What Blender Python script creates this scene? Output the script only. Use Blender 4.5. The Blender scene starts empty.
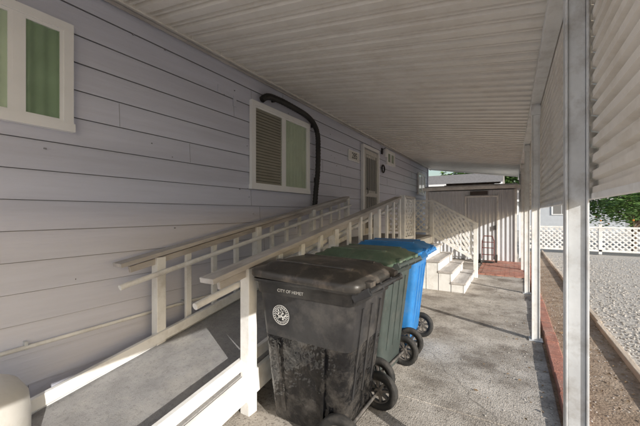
import bpy, math, random
from mathutils import Vector, Matrix
random.seed(7)
scn=bpy.context.scene
scn.view_settings.view_transform='Standard'; scn.view_settings.look='None'
scn.view_settings.exposure=0; scn.view_settings.gamma=1

# ------------------------------------------------------------ materials
def mat(name,c,rough=0.6,var=0.15,scale=4.0,bump=0.0,bscale=60.0,metal=0.0,stretch=(1,1,1),dirt=None,dirt_scale=1.2,dirt_amt=0.5,spec=0.5,c2=None,speck=0,cracks=False,bdist=0.01):
    m=bpy.data.materials.new(name); m.use_nodes=True
    nt=m.node_tree; N=nt.nodes; L=nt.links
    b=N['Principled BSDF']; b.inputs['Roughness'].default_value=rough
    b.inputs['Metallic'].default_value=metal
    b.inputs['Specular IOR Level'].default_value=spec
    tc=N.new('ShaderNodeTexCoord'); mp=N.new('ShaderNodeMapping'); mp.inputs['Scale'].default_value=stretch
    L.new(tc.outputs['Object'],mp.inputs['Vector'])
    n=N.new('ShaderNodeTexNoise'); n.inputs['Scale'].default_value=scale; n.inputs['Detail'].default_value=4; n.inputs['Roughness'].default_value=0.65
    L.new(mp.outputs[0],n.inputs['Vector'])
    r=N.new('ShaderNodeValToRGB')
    lo=[x*(1-var) for x in c]; hi=[min(1,x*(1+var)) for x in c]
    if c2: hi=list(c2); lo=list(c)
    r.color_ramp.elements[0].position=0.32; r.color_ramp.elements[1].position=0.68
    r.color_ramp.elements[0].color=(*lo,1); r.color_ramp.elements[1].color=(*hi,1)
    L.new(n.outputs['Fac'],r.inputs['Fac'])
    out=r.outputs['Color']
    def over(fac,col,o):
        mx=N.new('ShaderNodeMixRGB'); L.new(fac,mx.inputs['Fac']); L.new(o,mx.inputs['Color1']); mx.inputs['Color2'].default_value=(*col,1); return mx.outputs[0]
    def ramp(src,p0,p1,a,bb):
        r2=N.new('ShaderNodeValToRGB'); r2.color_ramp.elements[0].position=p0; r2.color_ramp.elements[1].position=p1
        r2.color_ramp.elements[0].color=(a,a,a,1); r2.color_ramp.elements[1].color=(bb,bb,bb,1); L.new(src,r2.inputs['Fac']); return r2.outputs[0]
    if dirt:
        n2=N.new('ShaderNodeTexNoise'); n2.inputs['Scale'].default_value=dirt_scale; n2.inputs['Detail'].default_value=6; n2.inputs['Roughness'].default_value=0.7
        L.new(mp.outputs[0],n2.inputs['Vector'])
        out=over(ramp(n2.outputs['Fac'],.47,.68,0,dirt_amt),dirt,out)
    if speck:
        n4=N.new('ShaderNodeTexNoise'); n4.inputs['Scale'].default_value=38; n4.inputs['Detail'].default_value=3; n4.inputs['Roughness'].default_value=.8
        L.new(tc.outputs['Object'],n4.inputs['Vector'])
        out=over(ramp(n4.outputs['Fac'],.52,.64,0,speck),(c[0]*.32,c[1]*.30,c[2]*.28),out)
    if cracks:
        nd=N.new('ShaderNodeTexNoise'); nd.inputs['Scale'].default_value=3; L.new(tc.outputs['Object'],nd.inputs['Vector'])
        mx=N.new('ShaderNodeMixRGB'); mx.inputs['Fac'].default_value=.25; L.new(tc.outputs['Object'],mx.inputs['Color1']); L.new(nd.outputs['Color'],mx.inputs['Color2'])
        vo=N.new('ShaderNodeTexVoronoi'); vo.feature='DISTANCE_TO_EDGE'; vo.inputs['Scale'].default_value=.42; L.new(mx.outputs[0],vo.inputs['Vector'])
        out=over(ramp(vo.outputs['Distance'],0.0,.0025,.5,0),(.10,.085,.07),out)
    L.new(out,b.inputs['Base Color'])
    if bump:
        n3=N.new('ShaderNodeTexNoise'); n3.inputs['Scale'].default_value=bscale; n3.inputs['Detail'].default_value=3
        L.new(mp.outputs[0],n3.inputs['Vector'])
        bp=N.new('ShaderNodeBump'); bp.inputs['Strength'].default_value=bump; bp.inputs['Distance'].default_value=bdist
        L.new(n3.outputs['Fac'],bp.inputs['Height']); L.new(bp.outputs[0],b.inputs['Normal'])
    return m

M={}
M['siding']=mat('siding_paint',(0.66,0.675,0.78),0.42,0.07,2.0,0.35,30,stretch=(1,0.12,1.6),dirt=(0.50,0.50,0.57),dirt_scale=1.5,dirt_amt=0.5)
M['lapshade_marks']=mat('siding_lap_shade_and_marks',(0.26,0.26,0.28),0.8)  # shadow line under each lap put into the colour; also seams and specks
M['white']=mat('white_paint',(0.84,0.84,0.83),0.5,0.05,5,0.12,50,dirt=(0.48,0.44,0.39),dirt_scale=4,dirt_amt=0.5)
M['vinyl']=mat('window_vinyl',(0.90,0.90,0.90),0.4,0.03,3)
M['ceil']=mat('roof_pan_paint',(0.87,0.84,0.79),0.45,0.04,1.5,0.05,30,dirt=(0.64,0.57,0.48),dirt_scale=2.2,dirt_amt=0.35)
M['panel']=mat('panel_paint',(0.82,0.78,0.72),0.5,0.06,2,0.05,30,dirt=(0.50,0.43,0.33),dirt_scale=3,dirt_amt=0.4)
M['postm']=mat('post_metal',(0.60,0.62,0.64),0.45,0.1,6,0.05,60,metal=0.1,dirt=(0.28,0.25,0.22),dirt_scale=7,dirt_amt=0.55)
M['railgrey']=mat('weathered_rail',(0.44,0.415,0.40),0.8,0.25,6,0.4,40,stretch=(1,0.2,1),dirt=(0.68,0.67,0.66),dirt_scale=5,dirt_amt=0.6)
M['deck']=mat('ramp_deck',(0.33,0.325,0.325),0.85,0.15,6,0.6,150,dirt=(0.48,0.455,0.42),dirt_scale=2.5,dirt_amt=0.6,speck=.3)
M['concrete']=mat('concrete',(0.37,0.33,0.285),0.9,0,2.2,0.7,90,dirt=(0.15,0.12,0.095),dirt_scale=1.9,dirt_amt=0.85,c2=(0.64,0.59,0.53),speck=.7,cracks=True)
M['brick']=mat('red_brick',(0.42,0.19,0.14),0.9,0.3,5,0.5,70,dirt=(0.48,0.38,0.32),dirt_scale=4,dirt_amt=0.6)
M['timber']=mat('edging_timber',(0.55,0.46,0.37),0.9,0.25,8,0.4,60,stretch=(1,0.3,1))
M['dirt']=mat('dirt_soil',(0.28,0.20,0.14),1,0,3,1.0,60,dirt=(0.15,0.105,0.06),dirt_scale=8,dirt_amt=0.6,c2=(0.48,0.38,0.29),speck=.5)
M['ground']=mat('ground_gravel',(0.34,0.32,0.295),1,0,25,1.0,45,c2=(0.62,0.585,0.54),speck=.55)
M['binblack']=mat('bin_plastic_black',(0.028,0.028,0.030),0.36,0.3,6,0.35,14,dirt=(0.13,0.12,0.11),dirt_scale=4,dirt_amt=0.5)
M['bag']=mat('bin_plastic_scuffed',(0.008,0.008,0.009),0.16,0.3,6,1.0,9,dirt=(0.11,0.10,0.09),dirt_scale=7,dirt_amt=0.55,bdist=.03)
M['binlid']=mat('bin_lid_dark',(0.048,0.044,0.040),0.42,0.25,8,0.3,18,dirt=(0.27,0.22,0.18),dirt_scale=5,dirt_amt=0.65)
M['bingrey']=mat('bin_plastic_charcoal',(0.055,0.07,0.066),0.5,0.2,6,0.15,20,dirt=(0.16,0.155,0.14),dirt_scale=5,dirt_amt=0.4)
M['lidgreen']=mat('bin_lid_green',(0.10,0.15,0.105),0.5,0.2,8,0.15,25,dirt=(0.32,0.31,0.25),dirt_scale=5,dirt_amt=0.5)
M['binblue']=mat('bin_plastic_blue',(0.030,0.20,0.52),0.45,0.15,6,0.1,20,dirt=(.14,.28,.46),dirt_scale=5,dirt_amt=.5)
M['rubber']=mat('rubber',(0.02,0.02,0.02),0.8,0.2,10,0.2,80,dirt=(.1,.09,.08),dirt_scale=9,dirt_amt=.5)
M['hub']=mat('wheel_hub',(0.08,0.075,0.07),0.6,0.3,10,dirt=(0.25,0.22,0.2),dirt_scale=12,dirt_amt=0.6)
M['decal']=mat('decal_white',(0.7,0.7,0.68),0.6,0.1,20)
M['dark']=mat('dark_shade_fill_and_wood',(0.10,0.085,0.075),0.9)  # dark tone painted in for unlit recesses; some lumber uses it too
M['blind']=mat('blind_tan',(0.40,0.34,0.29),0.6,0.1,6)
M['blindg']=mat('curtain_pale_green',(0.60,0.66,0.54),0.7,0.08,3)
M['curtain']=mat('curtain_green',(0.30,0.40,0.27),0.7,0.15,2)
M['shed']=mat('shed_metal',(0.66,0.68,0.72),0.5,0.08,2,0.05,20,dirt=(0.42,0.41,0.41),dirt_scale=2,dirt_amt=0.5)
M['door']=mat('door_paint',(0.60,0.58,0.55),0.6,0.08,4)
M['screen']=mat('screen_mesh',(0.20,0.195,0.19),0.8,0.2,60)
M['black']=mat('black_plastic',(0.02,0.018,0.017),0.5,0.3,9,0.3,40)
M['red']=mat('red_paint',(0.14,0.03,0.025),0.6,0.3,6)
M['bark']=mat('bark',(0.13,0.09,0.06),0.95,0.3,12,0.7,30)
M['leaf']=mat('foliage',(0.05,0.11,0.02),0.6,0,1.5,c2=(0.12,0.22,0.05))
M['leaf2']=mat('foliage_dry',(0.16,0.10,0.05),0.8,0,9,c2=(0.33,0.22,0.12))
M['orange']=mat('orange_fruit',(0.70,0.27,0.03),0.5,0.1,9)
M['stucco']=mat('stucco_blue',(0.50,0.53,0.57),0.9,0.06,3,0.2,60)
M['cream']=mat('stucco_cream',(0.78,0.77,0.74),0.9,0.06,3,0.2,60)
M['shingle']=mat('roof_shingle',(0.24,0.22,0.21),0.9,0.25,9,0.4,50)
M['stone']=mat('gravel_stones',(0.28,0.26,0.24),0.9,0,9,0.2,90,c2=(0.62,0.585,0.54))
M['tank']=mat('tank_white',(0.74,0.72,0.68),0.4,0.06,3,dirt=(0.45,0.4,0.33),dirt_scale=4,dirt_amt=0.4)
M['glass']=bpy.data.materials.new('window_glass'); M['glass'].use_nodes=True
nt=M['glass'].node_tree; nt.nodes.remove(nt.nodes['Principled BSDF'])
_t=nt.nodes.new('ShaderNodeBsdfTransparent'); _t.inputs[0].default_value=(0.90,0.95,0.90,1)
_g=nt.nodes.new('ShaderNodeBsdfGlossy'); _g.inputs['Roughness'].default_value=0.03
_f=nt.nodes.new('ShaderNodeLayerWeight'); _f.inputs[0].default_value=.5
_p=nt.nodes.new('ShaderNodeMath'); _p.operation='POWER'; _p.inputs[1].default_value=3; nt.links.new(_f.outputs['Facing'],_p.inputs[0])
_a=nt.nodes.new('ShaderNodeMath'); _a.operation='ADD'; _a.inputs[1].default_value=.07; nt.links.new(_p.outputs[0],_a.inputs[0])
_m=nt.nodes.new('ShaderNodeMixShader'); nt.links.new(_a.outputs[0],_m.inputs[0]); nt.links.new(_t.outputs[0],_m.inputs[1]); nt.links.new(_g.outputs[0],_m.inputs[2])
nt.links.new(_m.outputs[0],nt.nodes['Material Output'].inputs[0])

# ------------------------------------------------------------ mesh builder
class MB:
    def __init__(s): s.v=[]; s.f=[]; s.mi=[]; s.mats=[]; s.sm=[]
    def m(s,k):
        if k not in s.mats: s.mats.append(k)
        return s.mats.index(k)
    def add(s,vs,fs,k,smooth=False):
        o=len(s.v); s.v+= [tuple(p) for p in vs]; i=s.m(k)
        for f in fs: s.f.append([o+a for a in f]); s.mi.append(i); s.sm.append(smooth)
    def box(s,c,d,k,R=None):
        vs=[]
        for x in(-.5,.5):
            for y in(-.5,.5):
                for z in(-.5,.5):
                    p=Vector((x*d[0],y*d[1],z*d[2]))
                    if R: p=R@p
                    vs.append(p+Vector(c))
        s.add(vs,[(0,1,3,2),(4,6,7,5),(0,4,5,1),(2,3,7,6),(0,2,6,4),(1,5,7,3)],k)
    def beam(s,a,b,w,h,k,up=(0,0,1)):
        a=Vector(a);b=Vector(b);d=b-a;L=d.length;d.normalize()
        up=Vector(up); sx=d.cross(up); 
        if sx.length<1e-4: sx=Vector((1,0,0))
        sx.normalize(); uz=sx.cross(d).normalized()
        R=Matrix((sx,d,uz)).transposed()
        s.box((a+b)/2,(w,L,h),k,R)
    def tube(s,pts,r,k,n=12,cap=True):
        pts=[Vector(p) for p in pts]; rings=[]
        for i,p in enumerate(pts):
            d=(pts[min(i+1,len(pts)-1)]-pts[max(i-1,0)]).normalized()
            ref=Vector((0,0,1)) if abs(d.z)<.9 else Vector((1,0,0))
            x=d.cross(ref).normalized(); y=d.cross(x)
            rr=r[i] if isinstance(r,(list,tuple)) else r
            rings.append([p+(x*math.cos(t)+y*math.sin(t))*rr for t in [2*math.pi*j/n for j in range(n)]])
        s.loft(rings,k,cap)
    def loft(s,rings,k,cap=True,smooth=True):
        n=len(rings[0]); vs=[p for r in rings for p in r]; fs=[]
        for i in range(len(rings)-1):
            for j in range(n):
                a=i*n+j;b=i*n+(j+1)%n; fs.append((a,b,b+n,a+n))
        s.add(vs,fs,k,smooth)
        if cap:
            s.add(rings[0],[tuple(range(n))[::-1]],k); s.add(rings[-1],[tuple(range(n))],k)
    def obj(s,name,loc=(0,0,0),rz=0,parent=None,bevel=0):
        me=bpy.data.meshes.new(name); me.from_pydata(s.v,[],s.f)
        for k in s.mats: me.materials.append(M[k])
        me.polygons.foreach_set('material_index',s.mi); me.polygons.foreach_set('use_smooth',s.sm); me.update()
        import bmesh
        bm=bmesh.new(); bm.from_mesh(me)
        if len(bm.faces)<60000: bmesh.ops.recalc_face_normals(bm,faces=bm.faces)
        bm.to_mesh(me); bm.free()
        o=bpy.data.objects.new(name,me); scn.collection.objects.link(o); o.location=loc; o.rotation_euler=(0,0,rz)
        if parent: o.parent=parent
        if bevel:
            b=o.modifiers.new('bev','BEVEL'); b.width=bevel; b.segments=2; b.limit_method='ANGLE'; b.angle_limit=math.radians(50)
        return o
def empty(name,loc=(0,0,0)):
    o=bpy.data.objects.new(name,None); scn.collection.objects.link(o); o.location=loc; return o
def lattice(mb,o,u,v,w,h,step,k,sw=0.035,th=0.008,nrm=(0,-1,0)):
    o=Vector(o);u=Vector(u);v=Vector(v);nrm=Vector(nrm)
    c=step
    while c<w+h:
        a,b=max(0,c-h),min(w,c)
        if b-a>0.02: mb.beam(o+u*a+v*(c-a)+nrm*0.006,o+u*b+v*(c-b)+nrm*0.006,sw,th,k,up=nrm)
        c+=step
    c=-h+step
    while c<w:
        a,b=max(0,c),min(w,c+h)
        if b-a>0.02: mb.beam(o+u*a+v*(a-c)-nrm*0.004,o+u*b+v*(b-c)-nrm*0.004,sw,th,k,up=nrm)
        c+=step

def sheet(name,x0,x1,y0,y1,z,k,nx=1,ny=1):
    mb=MB(); mb.add([(x0,y0,z),(x1,y0,z),(x1,y1,z),(x0,y1,z)],[(0,1,2,3)],k); return mb.obj(name)

# ------------------------------------------------------------ ground
WX=-3.09
sheet('ground',-300,300,-300,300,-0.03,'ground')
mb=MB()
ys=[-5,-1.2,2.6,6.0,9.4,12.4,15]
for a,b in zip(ys[:-1],ys[1:]): mb.box(((WX+0.30)/2-0.0,(a+b)/2,-0.05),(0.30-WX,b-a-0.010,0.10),'concrete')
mb.obj('concrete_driveway',bevel=0.006)
sheet('dirt_strip',0.28,0.98,-5,15,-0.012,'dirt')
mb=MB(); y=-4
while y<14.6:
    L=0.40; mb.box((0.385+random.uniform(-.006,.006),y+L/2,0.015+random.uniform(-.006,.004)),(0.115,L-0.012,0.09),'brick'); y+=L
mb.obj('brick_curb',bevel=0.008)
mb=MB(); y=-4
while y<14.6:
    L=2.4; dx=random.uniform(-.012,.012); mb.beam((1.0+dx,y,0.01),(1.0-dx,y+L-0.01,0.01),0.05,0.08,'timber'); y+=L
mb.obj('timber_edging',bevel=0.006)
mb=MB(); r=0; y=8.7
while y<11.2:
    x=-0.75+(0.1 if r%2 else 0)
    while x<0.2:
        mb.box((x+0.1,y+0.05,0.012+random.uniform(0,.004)),(0.192,0.092,0.03),'brick'); x+=0.2
    y+=0.1; r+=1
mb.obj('brick_patio')
t=(1+5**.5)/2
ico=[Vector(p).normalized() for p in[(-1,t,0),(1,t,0),(-1,-t,0),(1,-t,0),(0,-1,t),(0,1,t),(0,-1,-t),(0,1,-t),(t,0,-1),(t,0,1),(-t,0,-1),(-t,0,1)]]
icf=[(0,11,5),(0,5,1),(0,1,7),(0,7,10),(0,10,11),(1,5,9),(5,11,4),(11,10,2),(10,7,6),(7,1,8),(3,9,4),(3,4,2),(3,2,6),(3,6,8),(3,8,9),(4,9,5),(2,4,11),(6,2,10),(8,6,7),(9,8,1)]
mb=MB()
for i in range(17000):
    d=1.2+13*random.random()**1.3
    if i<15500: x=1.05+random.random()**1.1*min(7,d*0.95); y=d; zz=-.028
    elif i<16600: x=random.uniform(.45,.97); y=d; zz=-.012
    else: x=.30-abs(random.gauss(0,.35)); y=d; zz=0
    s=random.uniform(.008,.021)*(1 if i<15500 else .45); R=Matrix.Rotation(random.uniform(0,6.28),3,'Z')@Matrix.Rotation(random.uniform(-.5,.5),3,'X')
    sc=Vector((random.uniform(.8,1.4),random.uniform(.7,1),random.uniform(.5,.8)))
    mb.add([R@Vector((p.x*sc.x*s,p.y*sc.y*s,p.z*sc.z*s))+Vector((x,y,zz+s*.2)) for p in ico],icf,'stone')
mb.obj('gravel')
mb=MB()
for i in range(900):
    if i<740: x=random.uniform(.45,.97);z=-0.006
    else: x=.28-abs(random.gauss(0,.3)); z=0.004
    y=random.uniform(.8,11) ; s=random.uniform(.010,.024)
    if x<-2.6: continue
    a=random.uniform(0,6.28); R=Matrix.Rotation(a,3,'Z')@Matrix.Rotation(random.uniform(-.5,.5),3,'X')
    mb.add([R@Vector(p)+Vector((x,y,z+s*.25)) for p in[(-s,0,0),(0,-s*.45,.003),(s,0,0),(0,s*.45,.003)]],[(0,1,2,3)],'leaf2')
mb.obj('fallen_leaves')

# ------------------------------------------------------------ house
house=empty('mobile_home')
mb=MB(); P=0.2286; z=0.0; prof=[]
while z<3.6:
    prof+=[(WX+0.018,z),(WX+0.004,z+P-0.005),(WX-0.004,z+P-.0045),(WX-.004,z+P)]
    z+=P
y0,y1=-4.0,14.0
for i in range(len(prof)-1):
    a,b=prof[i],prof[i+1]
    mb.add([(a[0],y0,a[1]),(a[0],y1,a[1]),(b[0],y1,b[1]),(b[0],y0,b[1])],[(0,1,2,3)],'siding' if i%4==0 else 'lapshade_marks')  # lap undersides coloured dark to draw their shadow line
mb.obj('lap_siding',parent=house)
mb=MB()
mb.box((WX-2.51,5,1.8),(4.96,17.96,3.6),'siding')
mb.box((WX-2.5,5,3.75),(5.6,18.6,0.25),'shingle')
mb.box((WX+0.02,14.0,1.8),(0.06,0.08,3.6),'siding')
mb.obj('body_and_roof',parent=house)
mb=MB(); z=0
while z<3.4:
    y=-1+random.uniform(0,2)
    while y<13.8:
        mb.beam((WX+0.0192,y,z+.004),(WX+0.0062,y,z+P-.010),0.0025,0.002,'lapshade_marks',up=(1,0,0)); y+=random.choice([2.44,3.66,3.66])
    z+=P
mb.box((WX+.018,2.98,2.94),(.012,.05,.13),'siding')
mb.box((WX+.020,2.72,3.02),(.010,.04,.09),'siding')
for i in range(60):
    mb.box((WX+.014,random.uniform(.8,7),random.uniform(.9,3.2)),(.012,random.uniform(.004,.02),random.uniform(.004,.012)),'lapshade_marks')
mb.obj('siding_joints',parent=house)

def window(name,ya,yb,za,zb,split=0.5,left='blind',right='blindg'):
    w=MB(); x=WX+0.016; F=0.065; D=0.050
    w.box((x+.004,(ya+yb)/2,(za+zb)/2),(0.012,yb-ya-.03,zb-za-.03),'dark')
    w.box((x+D/2,(ya+yb)/2,zb-F/2),(D,yb-ya,F),'vinyl'); w.box((x+D/2,(ya+yb)/2,za+F/2),(D+.012,yb-ya+.02,F),'vinyl')
    for yy in(ya+F/2,yb-F/2): w.box((x+D/2,yy,(za+zb)/2),(D-.003,F,zb-za-2*F),'vinyl')
    ym=ya+(yb-ya)*split
    w.box((x+D/2-.004,ym,(za+zb)/2),(D-.012,.05,zb-za-2*F),'vinyl')
    for a,b in((ya+F,ym-.025),(ym+.025,yb-F)):
        for yy in(a+.012,b-.012): w.box((x+.022,yy,(za+zb)/2),(.034,.024,zb-za-2*F),'vinyl')
        for zz in(za+F+.012,zb-F-.012): w.box((x+.022,(a+b)/2,zz),(.033,b-a-.048,.024),'vinyl')
    for (a,b,k) in((ya+F+.024,ym-.049,left),(ym+.049,yb-F-.024,right)):
        if k=='blind':
            zz=za+F+.04
            while zz<zb-F-.03:
                w.box((x+.019,(a+b)/2,zz),(.003,b-a,.034),k,Matrix.Rotation(-.25,3,'Y')); zz+=.042
        else:   # gathered curtain: vertical folds behind the pane
            n=int((b-a)/.012); vs=[];fs=[]
            for i in range(n+1):
                yy=a+(b-a)*i/n; xx=x+.020+.006*math.sin(i*.9)+.003*math.sin(i*.37+1)
                vs+=[(xx,yy,za+F+.02),(xx,yy,zb-F-.02)]
            for i in range(n): q=2*i; fs.append((q,q+2,q+3,q+1))
            w.add(vs,fs,k,True)
        w.add([(x+.034,a,za+F+.024),(x+.034,b,za+F+.024),(x+.034,b,zb-F-.024),(x+.034,a,zb-F-.024)],[(0,1,2,3)],'glass')
    return w.obj(name,parent=house)
window('window_1',-0.30,1.19,2.15,3.01,.77,'blindg','curtain')
window('window_2',3.25,4.70,1.83,3.05,.5,'blind','blindg')
window('window_3',8.75,9.45,2.88,3.3,.5,'curtain','curtain')
window('window_4',12.3,13.4,2.2,3.05,.5,'curtain','curtain')
d=MB(); x=WX+.018
d.box((x+.015,7.53,2.02),(.03,.98,2.06),'door')
for yy in(7.03,8.03): d.box((x+.035,yy,2.02),(.07,.07,2.1),'vinyl')
d.box((x+.035,7.53,3.105),(.07,1.07,.07),'vinyl')
for yy in(7.12,7.94): d.box((x+.045,yy,2.02),(.03,.09,2.0),'door')
for zz in(1.08,1.95,2.98): d.box((x+.045,7.53,zz),(.028,.73,.10),'door')
for zz in(1.5,2.46): d.box((x+.034,7.53,zz),(.008,.73,.8),'screen')
for i in range(6): d.box((x+.046,7.24+i*.117,2.02),(.010,.010,1.9),'door')
d.tube([(x+.08,7.17,1.95),(x+.11,7.17,1.97),(x+.11,7.17,2.08),(x+.08,7.17,2.1)],.008,'black')
d.obj('screen_door',parent=house,bevel=.003)
hn=empty('house_number_sign',(WX+.027,6.6,2.78))
s=MB(); s.box((0,0,0),(.02,.58,.24),'vinyl'); s.box((.0115,0,0),(.004,.53,.19),'cream'); s.obj('plate',parent=hn,bevel=.003)
def text(name,body,size,loc,rot,mk,parent=None,ext=.0015):
    cu=bpy.data.curves.new(name,'FONT'); cu.body=body; cu.size=size; cu.align_x='CENTER'; cu.align_y='CENTER'; cu.extrude=ext
    o=bpy.data.objects.new(name,cu); scn.collection.objects.link(o); o.location=loc; o.rotation_euler=rot
    cu.materials.append(M[mk]); 
    if parent: o.parent=parent
    return o
text('digits','285',.19,(.016,0,0),(math.pi/2,0,math.pi/2),'black',hn)
l=MB(); lx=WX+.02
l.box((lx+.01,8.42,3.2),(.02,.1,.16),'black'); l.tube([(lx+.02,8.42,3.24),(lx+.10,8.42,3.28),(lx+.12,8.42,3.22)],.009,'black')
l.tube([(lx+.12,8.42,3.26),(lx+.12,8.42,3.24),(lx+.12,8.42,3.05),(lx+.12,8.42,3.03)],[.02,.075,.055,.02],'vinyl'); l.obj('porch_lamp')
o=MB(); R=[]
for i in range(25):
    a=math.pi*2*i/24; R.append((WX+.045,8.47+.1*math.cos(a),2.72+.1*math.sin(a)))
o.tube(R,.02,'black',8,False); o.obj('door_wreath')
h=MB()
pts=[(WX+.06,3.45,3.10),(WX+.09,3.55,3.17),(WX+.10,3.8,3.19),(WX+.1,4.2,3.18),(WX+.1,4.55,3.15),(WX+.1,4.78,3.06),(WX+.1,4.90,2.9),(WX+.1,4.92,2.6),(WX+.1,4.90,2.2),(WX+.09,4.86,1.9),(WX+.08,4.84,1.6)]
def cat(P,n=6):
    P=[Vector(p) for p in P]; out=[]
    for i in range(len(P)-1):
        p0=P[max(i-1,0)];p1=P[i];p2=P[i+1];p3=P[min(i+2,len(P)-1)]
        for j in range(n):
            t=j/n; out.append(.5*((2*p1)+(p2-p0)*t+(2*p0-5*p1+4*p2-p3)*t*t+(3*p1-p0-3*p2+p3)*t**3))
    out.append(P[-1]); return out
c=cat(pts,12); h.tube(c,[.042+.006*(i%2) for i in range(len(c))],'black',12); 
for i in(20,60,100): h.box(c[i]+Vector((-.03,0,0)),(.06,.03,.09) if i>60 else (.06,.03,.1),'black')
h.obj('flexible_duct')
p=MB(); p.tube([(WX+.045,-1,.50),(WX+.045,2.2,.53),(WX+.045,6,.56)],.016,'white',10)
for yy in(.9,2.2,3.4,4.8): p.box((WX+.035,yy,.53),(.04,.02,.06),'postm')
p.obj('conduit_pipe')

# ------------------------------------------------------------ carport (unseen near end behind the camera, length set for sky fill and wall shade)
cp=empty('carport')
XR=0.36; Y0C=-1.15; Y1C=14.5; YM=(Y0C+Y1C)/2; YL=Y1C-Y0C
def roofz(x): return 3.43+(x-WX)*(2.94-3.43)/(0.2-WX)
mb=MB(); y=Y0C; pts=[]
pitch=.2032
while y<Y1C:
    pts+=[(y,0),(y+.085,0),(y+.095,.055),(y+.128,.055),(y+.138,0.014),(y+.162,.014),(y+.172,.055),(y+.194,.055)]; y+=pitch
vs=[];fs=[]
for (yy,dz_) in pts: vs+=[(WX+.0,yy,roofz(WX)+dz_),(XR,yy,roofz(XR)+dz_)]
for i in range(len(pts)-1): a=2*i; fs.append((a,a+1,a+3,a+2))
mb.add(vs,fs,'ceil'); mb.obj('roof_pans',parent=cp)
mb=MB()
mb.box((WX+.035,YM,3.46),(.05,YL,.10),'ceil')
mb.box((WX+.035,YM,3.375),(.02,YL,.03),'railgrey')
mb.box((.24,YM,2.855),(.075,YL,.13),'white')
mb.box((.24,YM,2.782),(.10,YL,.012),'white')
mb.box((XR+.03,YM,2.93),(.05,YL,.16),'white')
mb.beam((WX,14.52,roofz(WX)+.03),(XR,14.52,roofz(XR)+.03),.04,.15,'ceil')
mb.obj('beam_and_fascia',parent=cp,bevel=.004)
PY=[-1.1,1.78,4.55,7.1,9.8,12.5]
mb=MB()
for i,yy in enumerate(PY):
    k='postm' if i<2 else 'white'
    mb.box((.24,yy,1.39),(.060,.050,2.78),k)
    mb.box((.24-.036,yy,1.39),(.010,.070,2.78),k); mb.box((.24+.036,yy,1.39),(.010,.070,2.78),k)
    mb.box((.24,yy,.006),(.14,.14,.012),'postm')
    mb.box((.24,yy,2.70),(.095,.10,.10),k)
mb.obj('posts',parent=cp,bevel=.003)
mb=MB(); z=1.58; pr=[]; 
while z<2.83:
    pr+=[(.292,z),(.292,z+.030),(.316,z+.038),(.316,z+.060)]; z+=.068
for a,b in [(PY[0],PY[1]),(PY[1],PY[2]),(PY[2],PY[3]),(PY[3],PY[4]),(PY[4],PY[5])]:
    vs=[];fs=[]
    for (x,zz) in pr: vs+=[(x,a,zz),(x,b-.002,zz)]
    for i in range(len(pr)-1): q=2*i; fs.append((q,q+1,q+3,q+2))
    mb.add(vs,fs,'panel')
    mb.box((.305,(a+b)/2,1.572),(.034,b-a-.004,.022),'white')
mb.obj('side_panels',parent=cp)

# ------------------------------------------------------------ ramp
def dz(y): return max(.03,.28+(y-1.73)*.174)
XL,XO=-2.83,-1.70
mb=MB(); YA,YB=.35,5.65
mb.beam(((XL+XO)/2,YA,dz(YA)-.02),((XL+XO)/2,YB,dz(YB)-.02),XO-XL-.06,.04,'deck')
for X in(XL,XO):
    mb.beam((X,YA,dz(YA)-.09),(X,YB,dz(YB)-.09),.04,.18,'white')
    ins=.05 if X==XL else -.05
    mb.beam((X+ins,YA+.35,dz(YA+.35)+.075),(X+ins,YB,dz(YB)+.075),.04,.085,'white')
y=1.79; i=0
while y<5.7:
    for X in(XL,XO):
        sgn=-1 if X==XL else 1
        if i%4==0:
            mb.box((X+sgn*.0,y,(dz(y)+.80)/2),(.088,.088,dz(y)+.80),'white')
        else:
            mb.box((X+sgn*.028,y,dz(y)+.33),(.036,.06,.96),'white')
    y+=.335; i+=1
for X,ya,yb in((XL,1.42,5.75),(XO,1.40,5.5)):
    ins=.085 if X==XL else -.085
    mb.beam((X,ya,dz(ya)+.835),(X,yb,dz(yb)+.835),.13,.036,'railgrey')
    mb.beam((X,ya+.10,dz(ya)+.785),(X,yb,dz(yb)+.782),.030,.055,'railgrey')
    ya2=ya-.02; mb.tube([(X+ins,ya2,dz(ya2)+.665),(X+ins,ya2+.04,dz(ya2)+.675),(X+ins,yb,dz(yb)+.67)],.024,'white',12)
    y=ya+.4
    while y<yb: mb.beam((X,y,dz(y)+.65),(X+ins,y,dz(y)+.655),.03,.012,'postm'); y+=1.0
mb.obj('wheelchair_ramp',bevel=.004)
H=.96; mb=MB(); LY0,LY1=5.66,8.2
mb.box(((WX+.02+XO)/2,(LY0+LY1)/2,H-.02),(XO-WX-.02,LY1-LY0,.04),'deck')
mb.box(((WX+.02+XO)/2,LY0+.03,H-.13),(XO-WX-.03,.04,.18),'white'); mb.box((XO,(LY0+LY1)/2,H-.13),(.038,LY1-LY0,.18),'white')
for p in[(XL,LY0+.1),(XO,LY0+.1),(XL,LY1),(XO,LY1)]: mb.box((p[0],p[1],(H+.86)/2),(.088,.088,H+.86),'white')
mb.beam((XO,LY0+.1,H+.84),(XO,6.45,H+.84),.10,.038,'railgrey')
mb.box((XO,6.45,(H+.85)/2),(.08,.08,H+.85),'white')
lattice(mb,(XO,LY0+.14,H+.08),(0,1,0),(0,0,1),.68,.72,.12,'white',nrm=(1,0,0))
mb.beam((XO,LY0+.1,H+.07),(XO,6.45,H+.07),.05,.05,'white')
mb.beam((XL,LY1,H+.84),(XO+.04,LY1,H+.84),.10,.04,'white')
mb.beam((XL,LY1,H+.08),(XO,LY1,H+.08),.05,.05,'white')
lattice(mb,(XL+.04,LY1,H+.1),(1,0,0),(0,0,1),XO-XL-.08,.72,.14,'white')
mb.box(((XL+XO)/2,LY1,.42),(XO-XL-.09,.02,.7),'dark')  # dark sheet stands in for the shade beneath the landing
n=5; rise=H/n; run=.23
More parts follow.
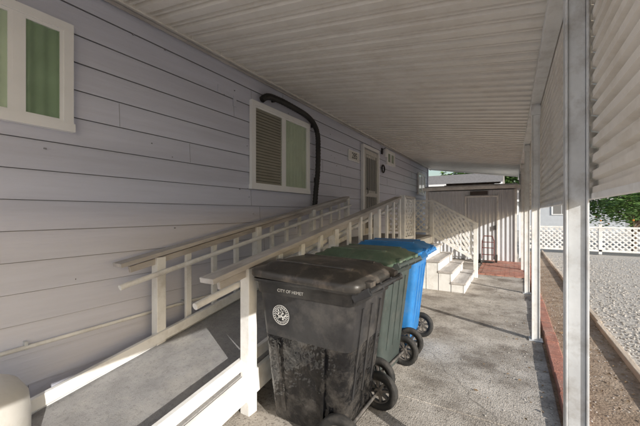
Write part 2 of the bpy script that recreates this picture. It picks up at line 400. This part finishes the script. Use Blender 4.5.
for i in range(1,n):
    zt=H-rise*i; x0=XO+.02+(i-1)*run
    mb.box((x0+run/2+.01,7.30,zt-.02),(run+.03,1.66,.04),'railgrey')
    mb.box((x0+run-.005,7.30,zt-.02-rise/2),(.02,1.64,rise-.04),'white')
    mb.box((x0+run/2-.005,6.50,(zt-.04)/2),(run-.012,.03,zt-.045),'white')
    mb.box((x0+run/2-.005,8.10,(zt-.04)/2),(run-.012,.03,zt-.045),'white')
xe=-.72
sl=Vector((xe-XO,0,-.56)); w=sl.length; u=sl.normalized()
mb.box((xe,8.2,.64),(.088,.088,1.27),'white')
mb.beam((XO,8.2,H+.86),Vector((XO,8.2,H+.86))+sl*1.04,.11,.05,'white')
mb.beam((XO,8.2,H+.02),Vector((XO,8.2,H+.02))+sl,.05,.07,'white')
lattice(mb,(XO,8.2,H+.06),u,(0,0,1),w,.76,.15,'white',sw=.042)
mb.obj('porch_stairs',bevel=.003)

# ------------------------------------------------------------ trash bins
def rrect(x0,x1,hy,z,r=.05,n=4):
    pts=[]
    for cx,cy,a0 in((x1-r,hy-r,0),(x0+r,hy-r,90),(x0+r,-hy+r,180),(x1-r,-hy+r,270)):
        for j in range(n+1):
            a=math.radians(a0+90*j/n); pts.append(Vector((cx+r*math.cos(a),cy+r*math.sin(a),z)))
    return pts
def trash_bin(body,low,lid,loc,rz,label=False,sc=(1,1,1),tilt=0):
    root=empty('trash_bin',loc); root.rotation_euler=(0,0,rz); root.scale=sc
    b=MB()
    def ring(z,off=0,r=.05):
        t=(z-.06)/.92; 
        return rrect(-.27-.09*t-off,.24+.11*t+off,.235+.05*t+off,z,r)
    zs=[.06,.09,.3,.5,.62]; b.loft([ring(z) for z in zs],low)
    zs=[.62,.8,.90]; b.loft([ring(z) for z in zs],body,False)
    b.loft([ring(.90,0),ring(.905,.012),ring(.975,.014),ring(.98,.03),ring(1.0,.03)],body,False)
    for yy in(-.14,0,.14): b.beam((.262,yy,.28),(.335,yy,.86),.02,.018,body,up=(1,0,0))
    for sg in(-1,1):
        b.beam((-.16,sg*.250,.12),(-.21,sg*.282,.60),.018,.012,low,up=(0,1,0)); b.beam((.12,sg*.250,.12),(.15,sg*.282,.60),.018,.012,low,up=(0,1,0))
    b.obj('body',parent=root)
    l=MB(); hx=.42; hz=1.0
    rr=[rrect(-.40,.39,.325,.99,.06),rrect(-.405,.395,.33,1.0,.06),rrect(-.405,.395,.33,1.03,.06),rrect(-.395,.385,.32,1.045,.06),rrect(-.34,.34,.27,1.06,.06),rrect(-.32,.32,.25,1.082,.06),rrect(-.20,.22,.16,1.096,.05),rrect(-.05,.05,.03,1.10,.02)]
    l.loft(rr,lid)
    for yy in(-.17,.17): l.beam((-.28,yy,1.088),(.28,yy,1.088),.035,.022,lid)
    for yy in(-.2,.2): l.box((.40,yy,1.02),(.05,.07,.05),lid)
    l.tube([(-.43,-.12,1.0),(-.45,-.11,1.005),(-.45,.11,1.005),(-.43,.12,1.0)],.012,lid,8)
    l.v=[(v[0]-hx,v[1],v[2]-hz) for v in l.v]
    lo_=l.obj('lid',loc=(hx,0,hz),parent=root,bevel=.005); lo_.rotation_euler=(0,tilt,0)
    h=MB()
    h.tube([(.43,-.28,1.0),(.43,.28,1.0)],.016,body,10)
    for yy in(-.28,-.09,.09,.28): h.beam((.34,yy,.95),(.44,yy,1.005),.022,.045,body)
    h.obj('handle',parent=root,bevel=.003)
    w=MB()
    w.tube([(.27,-.29,.135),(.27,.29,.135)],.011,'hub',8)
    for sg in(-1,1):
        yc=sg*.295; n=28
        prof=[(.085,-.022),(.125,-.028),(.135,-.018),(.135,.018),(.125,.028),(.085,.022)]
        rings=[]
        for j in range(n):
            a=2*math.pi*j/n; rings.append([Vector((.27+r*math.cos(a),yc+o,.135+r*math.sin(a))) for r,o in prof])
        rings.append(rings[0]); w.loft(rings,'rubber',False)
        prof=[(.078,-.018),(.09,-.018),(.09,.018),(.078,.018)]; rings=[]
        for j in range(n):
            a=2*math.pi*j/n; rings.append([Vector((.27+r*math.cos(a),yc+o,.135+r*math.sin(a))) for r,o in prof])
        rings.append(rings[0]); w.loft(rings,'hub',False)
        for j in range(8):
            a=2*math.pi*j/8+.2; w.beam((.27+.02*math.cos(a),yc,.135+.02*math.sin(a)),(.27+.083*math.cos(a),yc,.135+.083*math.sin(a)),.016,.028,'hub',up=(0,1,0))
        w.tube([(.27,yc-.03,.135),(.27,yc+.03,.135)],.028,'hub',14)
    w.obj('wheels',parent=root)
    if label:
        s=MB(); cz=.77; cx=-.17
        til=math.atan(.05/.92); R=Matrix.Rotation(til,3,'X')
        def P(a,r,o=0): return Vector((cx,-.2750,cz))+R@Vector((r*math.cos(a),-.0015-o,r*math.sin(a)))
        for r0,r1 in((.062,.066),(.044,.046)):
            nn=40; s.add([P(2*math.pi*j/nn,r) for j in range(nn) for r in(r0,r1)],[(2*j,2*j+1,(2*j+3)%(2*nn),(2*j+2)%(2*nn)) for j in range(nn)],'decal')
        for j in range(26):
            a=2*math.pi*j/26; d=random.uniform(.05,.085); s.add([P(a-d,.048),P(a+d*.6,.048),P(a+d,.058),P(a-d*.5,.058)],[(0,1,2,3)],'decal')
        for j in range(50):
            a=random.uniform(0,6.28); r=.038*random.random()**.5; q=random.uniform(.002,.006)
            c0=P(a,r); s.add([c0+R@Vector(v) for v in((-q,0,-q*.5),(q,0,-q*.7),(q*.8,0,q*.6),(-q*.6,0,q))],[(0,1,2,3)],'decal')
        s.obj('seal_decal',parent=root)
        text('lettering','CITY OF HEMET',.028,(-.08,-.3005,.937),(math.pi/2,0,0),'decal',root,.0008)
    return root
trash_bin('binblack','bag','binlid',(-1.17,2.03,0),math.radians(-1),True,(1.08,1.05,1.04),math.radians(1.6))
trash_bin('bingrey','bingrey','lidgreen',(-1.20,2.86,0),math.radians(-4),False,(1,1,1.07))
trash_bin('binblue','binblue','binblue',(-1.20,3.66,0),math.radians(2),False,(1,1,1.08))

# ------------------------------------------------------------ storage tank
mb=MB(); cx,cy=-2.42,.38; rings=[]
for z,r in((0.06,.31),(.1,.34),(.40,.345),(.50,.335),(.56,.30),(.60,.23),(.625,.12),(.63,.03)):
    rings.append([Vector((cx+r*math.cos(2*math.pi*j/40),cy+r*math.sin(2*math.pi*j/40),z)) for j in range(40)])
mb.loft(rings,'tank'); mb.tube([(cx,cy,.62),(cx,cy,.68)],.04,'tank',16)
mb.obj('storage_tank')

# ------------------------------------------------------------ shed
sh=empty('metal_shed'); mb=MB()
def ribwall(mb,a,b,z0,z1,k,out):
    a=Vector(a);b=Vector(b);d=(b-a);L=d.length;d.normalize();out=Vector(out);pts=[];t=0
    while t<L-.01:
        for q,o in((0,0),(.06,0),(.075,.022),(.105,.022)):
            if t+q<L: pts.append(a+d*(t+q)+out*o)
        t+=.12
    pts.append(b); vs=[];fs=[]
    for p in pts: vs+=[(p.x,p.y,z0),(p.x,p.y,z1)]
    for i in range(len(pts)-1): q=2*i; fs.append((q,q+2,q+3,q+1))
    mb.add(vs,fs,k)
SX0,SX1,SY0,SY1=-2.5,.10,11.3,13.8
ribwall(mb,(SX0,SY0,0),(SX1,SY0,0),0.02,2.22,'shed',(0,-1,0)); ribwall(mb,(SX1,SY0,0),(SX1,SY1,0),.02,2.22,'shed',(1,0,0)); ribwall(mb,(SX0,SY1,0),(SX0,SY0,0),.02,2.22,'shed',(-1,0,0)); ribwall(mb,(SX1,SY1,0),(SX0,SY1,0),.02,2.22,'shed',(0,1,0))
mb.obj('walls',parent=sh)
mb=MB(); mb.box(((SX0+SX1)/2,(SY0+SY1)/2,2.30),(SX1-SX0+.25,SY1-SY0+.25,.10),'white')
mb.box(((SX0+SX1)/2,(SY0+SY1)/2,2.37),(SX1-SX0+.1,SY1-SY0+.1,.05),'shed')
for x in(SX0,SX1): mb.box((x,SY0-.02,1.12),(.06,.06,2.24),'white')
for x in(-1.28,-.38): mb.box((x,SY0-.035,1.0),(.05,.03,2.0),'white')
mb.box((-.83,SY0-.035,2.02),(.95,.03,.05),'white'); mb.box((-.45,SY0-.06,1.05),(.04,.04,.14),'black')
mb.box((-.9,SY0-.04,2.13),(.5,.03,.12),'dark')  # dark box stands in for an unlit opening, no hole cut
mb.obj('trim_and_roof',parent=sh,bevel=.003)
mb=MB()
for i in range(7): mb.beam((-1.9+random.uniform(-.1,.1),SY0+.2+.12*(i%4),2.42+.045*(i//4)),(-.5+random.uniform(-.2,.2),SY0+.22+.12*(i%4),2.42+.045*(i//4)),.09,.04,random.choice(['railgrey','timber','dark']))
mb.obj('lumber_stack')
mb=MB(); hx,hy=-.62,10.8
for dx in(-.16,.16): mb.tube([(hx+dx,hy,.12),(hx+dx,hy+.10,.65),(hx+dx*.7,hy+.16,.8)],.014,'red',8)
mb.tube([(hx-.11,hy+.16,.8),(hx+.11,hy+.16,.8)],.014,'red',8)
for z in(.25,.45,.62): mb.beam((hx-.16,hy+z*.13,z),(hx+.16,hy+z*.13,z),.03,.02,'red')
mb.box((hx,hy-.1,.05),(.32,.2,.012),'rubber')
for dx in(-.22,.22): mb.tube([(hx+dx-.025,hy+.08,.13),(hx+dx+.025,hy+.08,.13)],.13,'rubber',20)
mb.obj('hand_truck')

# ------------------------------------------------------------ fence
mb=MB(); FY=15.2
lattice(mb,(.35,FY,.14),(1,0,0),(0,0,1),12.0,.80,.17,'white',sw=.05)
mb.box((6.35,FY,.97),(12.0,.06,.06),'white'); mb.box((6.35,FY,.13),(12.0,.05,.06),'white')
x=.35
while x<12.5: mb.box((x,FY+.02,.53),(.09,.09,1.06),'white'); mb.box((x,FY+.02,1.075),(.12,.12,.03),'white'); x+=2.4
mb.obj('lattice_fence')

# ------------------------------------------------------------ neighbours
def nhouse(name,x0,x1,y0,y1,h,k,rise):
    r=empty(name); mb=MB()
    mb.box(((x0+x1)/2,(y0+y1)/2,h/2),(x1-x0,y1-y0,h),k); mb.obj('walls',parent=r)
    mb=MB(); ym=(y0+y1)/2; e=.4
    vs=[(x0-e,y0-e,h),(x1+e,y0-e,h),(x0-e,y1+e,h),(x1+e,y1+e,h),(x0-e,ym,h+rise),(x1+e,ym,h+rise)]
    mb.add(vs,[(0,1,5,4),(2,4,5,3),(0,4,2),(1,3,5),(0,2,3,1)],'shingle'); mb.box(((x0+x1)/2,y0-e-.02,h-.06),(x1-x0+2*e,.04,.18),'vinyl'); mb.obj('roof',parent=r)
    mb=MB(); x=x0+1.2
    while x<x1-1.5:
        mb.box((x+.6,y0-.03,1.9),(1.3,.06,1.1),'vinyl'); mb.box((x+.33,y0-.045,1.9),(.52,.06,.95),'screen'); mb.box((x+.9,y0-.045,1.9),(.52,.06,.95),'screen'); x+=3.6
    mb.obj('windows',parent=r)
nhouse('neighbor_house',-2.0,7.2,32,38,2.6,'stucco',1.1)
nhouse('neighbor_house',-12,-0.8,19,25,3.05,'cream',.9)

# ------------------------------------------------------------ trees
def tree(name,x,y,h,cr,nleaf,ls,fruit=0,trunk=.1,zc=None,seed=1):
    rnd=random.Random(seed); mb=MB(); zc=zc or h*.62
    mb.tube([(x,y,-.03),(x+.05,y,h*.2),(x-.03,y+.05,h*.4),(x,y,h*.6)],[trunk,trunk*.8,trunk*.65,trunk*.3],'bark',10)
    cl=[]
    for i in range(16):
        a=rnd.uniform(0,6.28); e=rnd.uniform(-.35,1); rr=cr*rnd.uniform(.45,.95)
        p=Vector((x+rr*math.cos(a)*math.cos(e*1.2),y+rr*math.sin(a)*math.cos(e*1.2),zc+(h-zc)*e*.85)); cl.append((p,cr*rnd.uniform(.25,.45)))
        mb.tube([(x,y,h*rnd.uniform(.25,.45)),((x+p.x)/2,(y+p.y)/2,(h*.4+p.z)/2+.1),tuple(p)],[trunk*.4,trunk*.25,trunk*.08],'bark',6)
    for i in range(nleaf):
        c,r=rnd.choice(cl); d=Vector((rnd.gauss(0,1),rnd.gauss(0,1),rnd.gauss(0,.8))).normalized()*r*rnd.uniform(.4,1.1)
        q=c+d; s=ls*rnd.uniform(.6,1.3)
        R=Matrix.Rotation(rnd.uniform(0,6.28),3,'Z')@Matrix.Rotation(rnd.uniform(-1.2,1.2),3,'X')
        mb.add([R@Vector(p)*s+q for p in((-1,0,0),(-.1,-.42,.1),(1,0,-.1),(-.1,.42,.1))],[(0,1,2,3)],'leaf')
    for i in range(fruit):
        c,r=rnd.choice(cl); d=Vector((rnd.gauss(0,1),rnd.gauss(0,1),rnd.gauss(0,1))).normalized()*r*1.0; q=c+d
        mb.add([p*.038+q for p in ico],icf,'orange',True)
    return mb.obj(name)
tree('orange_tree',4.1,17.2,2.9,1.8,9500,.085,55,.1,1.85,3)
tree('orange_tree',8.2,19,3.4,1.9,5000,.11,30,.1,2,5)
tree('shade_tree',9,36,7.5,3.8,6000,.24,0,.25,4.6,8)
tree('shade_tree',-3,40,8.5,4,6000,.26,0,.25,5,9)

# ------------------------------------------------------------ light
el=math.radians(20.5); sd=Vector((.905,-.425,0)).normalized()
S=Vector((sd.x*math.cos(el),sd.y*math.cos(el),math.sin(el)))
w=bpy.data.worlds.new('World'); scn.world=w; w.use_nodes=True; nt=w.node_tree
sk=nt.nodes.new('ShaderNodeTexSky'); sk.sky_type='NISHITA'; sk.sun_disc=False; sk.sun_elevation=el; sk.sun_rotation=math.atan2(sd.x,sd.y)
sk.air_density=1.2; sk.dust_density=1.5
nt.links.new(sk.outputs[0],nt.nodes['Background'].inputs[0]); nt.nodes['Background'].inputs[1].default_value=.15
ld=bpy.data.lights.new('sun','SUN'); ld.energy=5; ld.angle=math.radians(.5); ld.color=(1,.955,.885)
lo=bpy.data.objects.new('sun',ld); scn.collection.objects.link(lo); lo.rotation_euler=S.to_track_quat('Z','Y').to_euler(); lo.location=(10,-6,8)
cd=bpy.data.cameras.new('camera'); cd.lens=18; cd.sensor_width=36; cd.clip_start=.05; cd.clip_end=1000
co=bpy.data.objects.new('camera',cd); scn.collection.objects.link(co); co.location=(0,0,1.5); co.rotation_euler=(math.pi/2,0,math.radians(30.96))
scn.camera=co
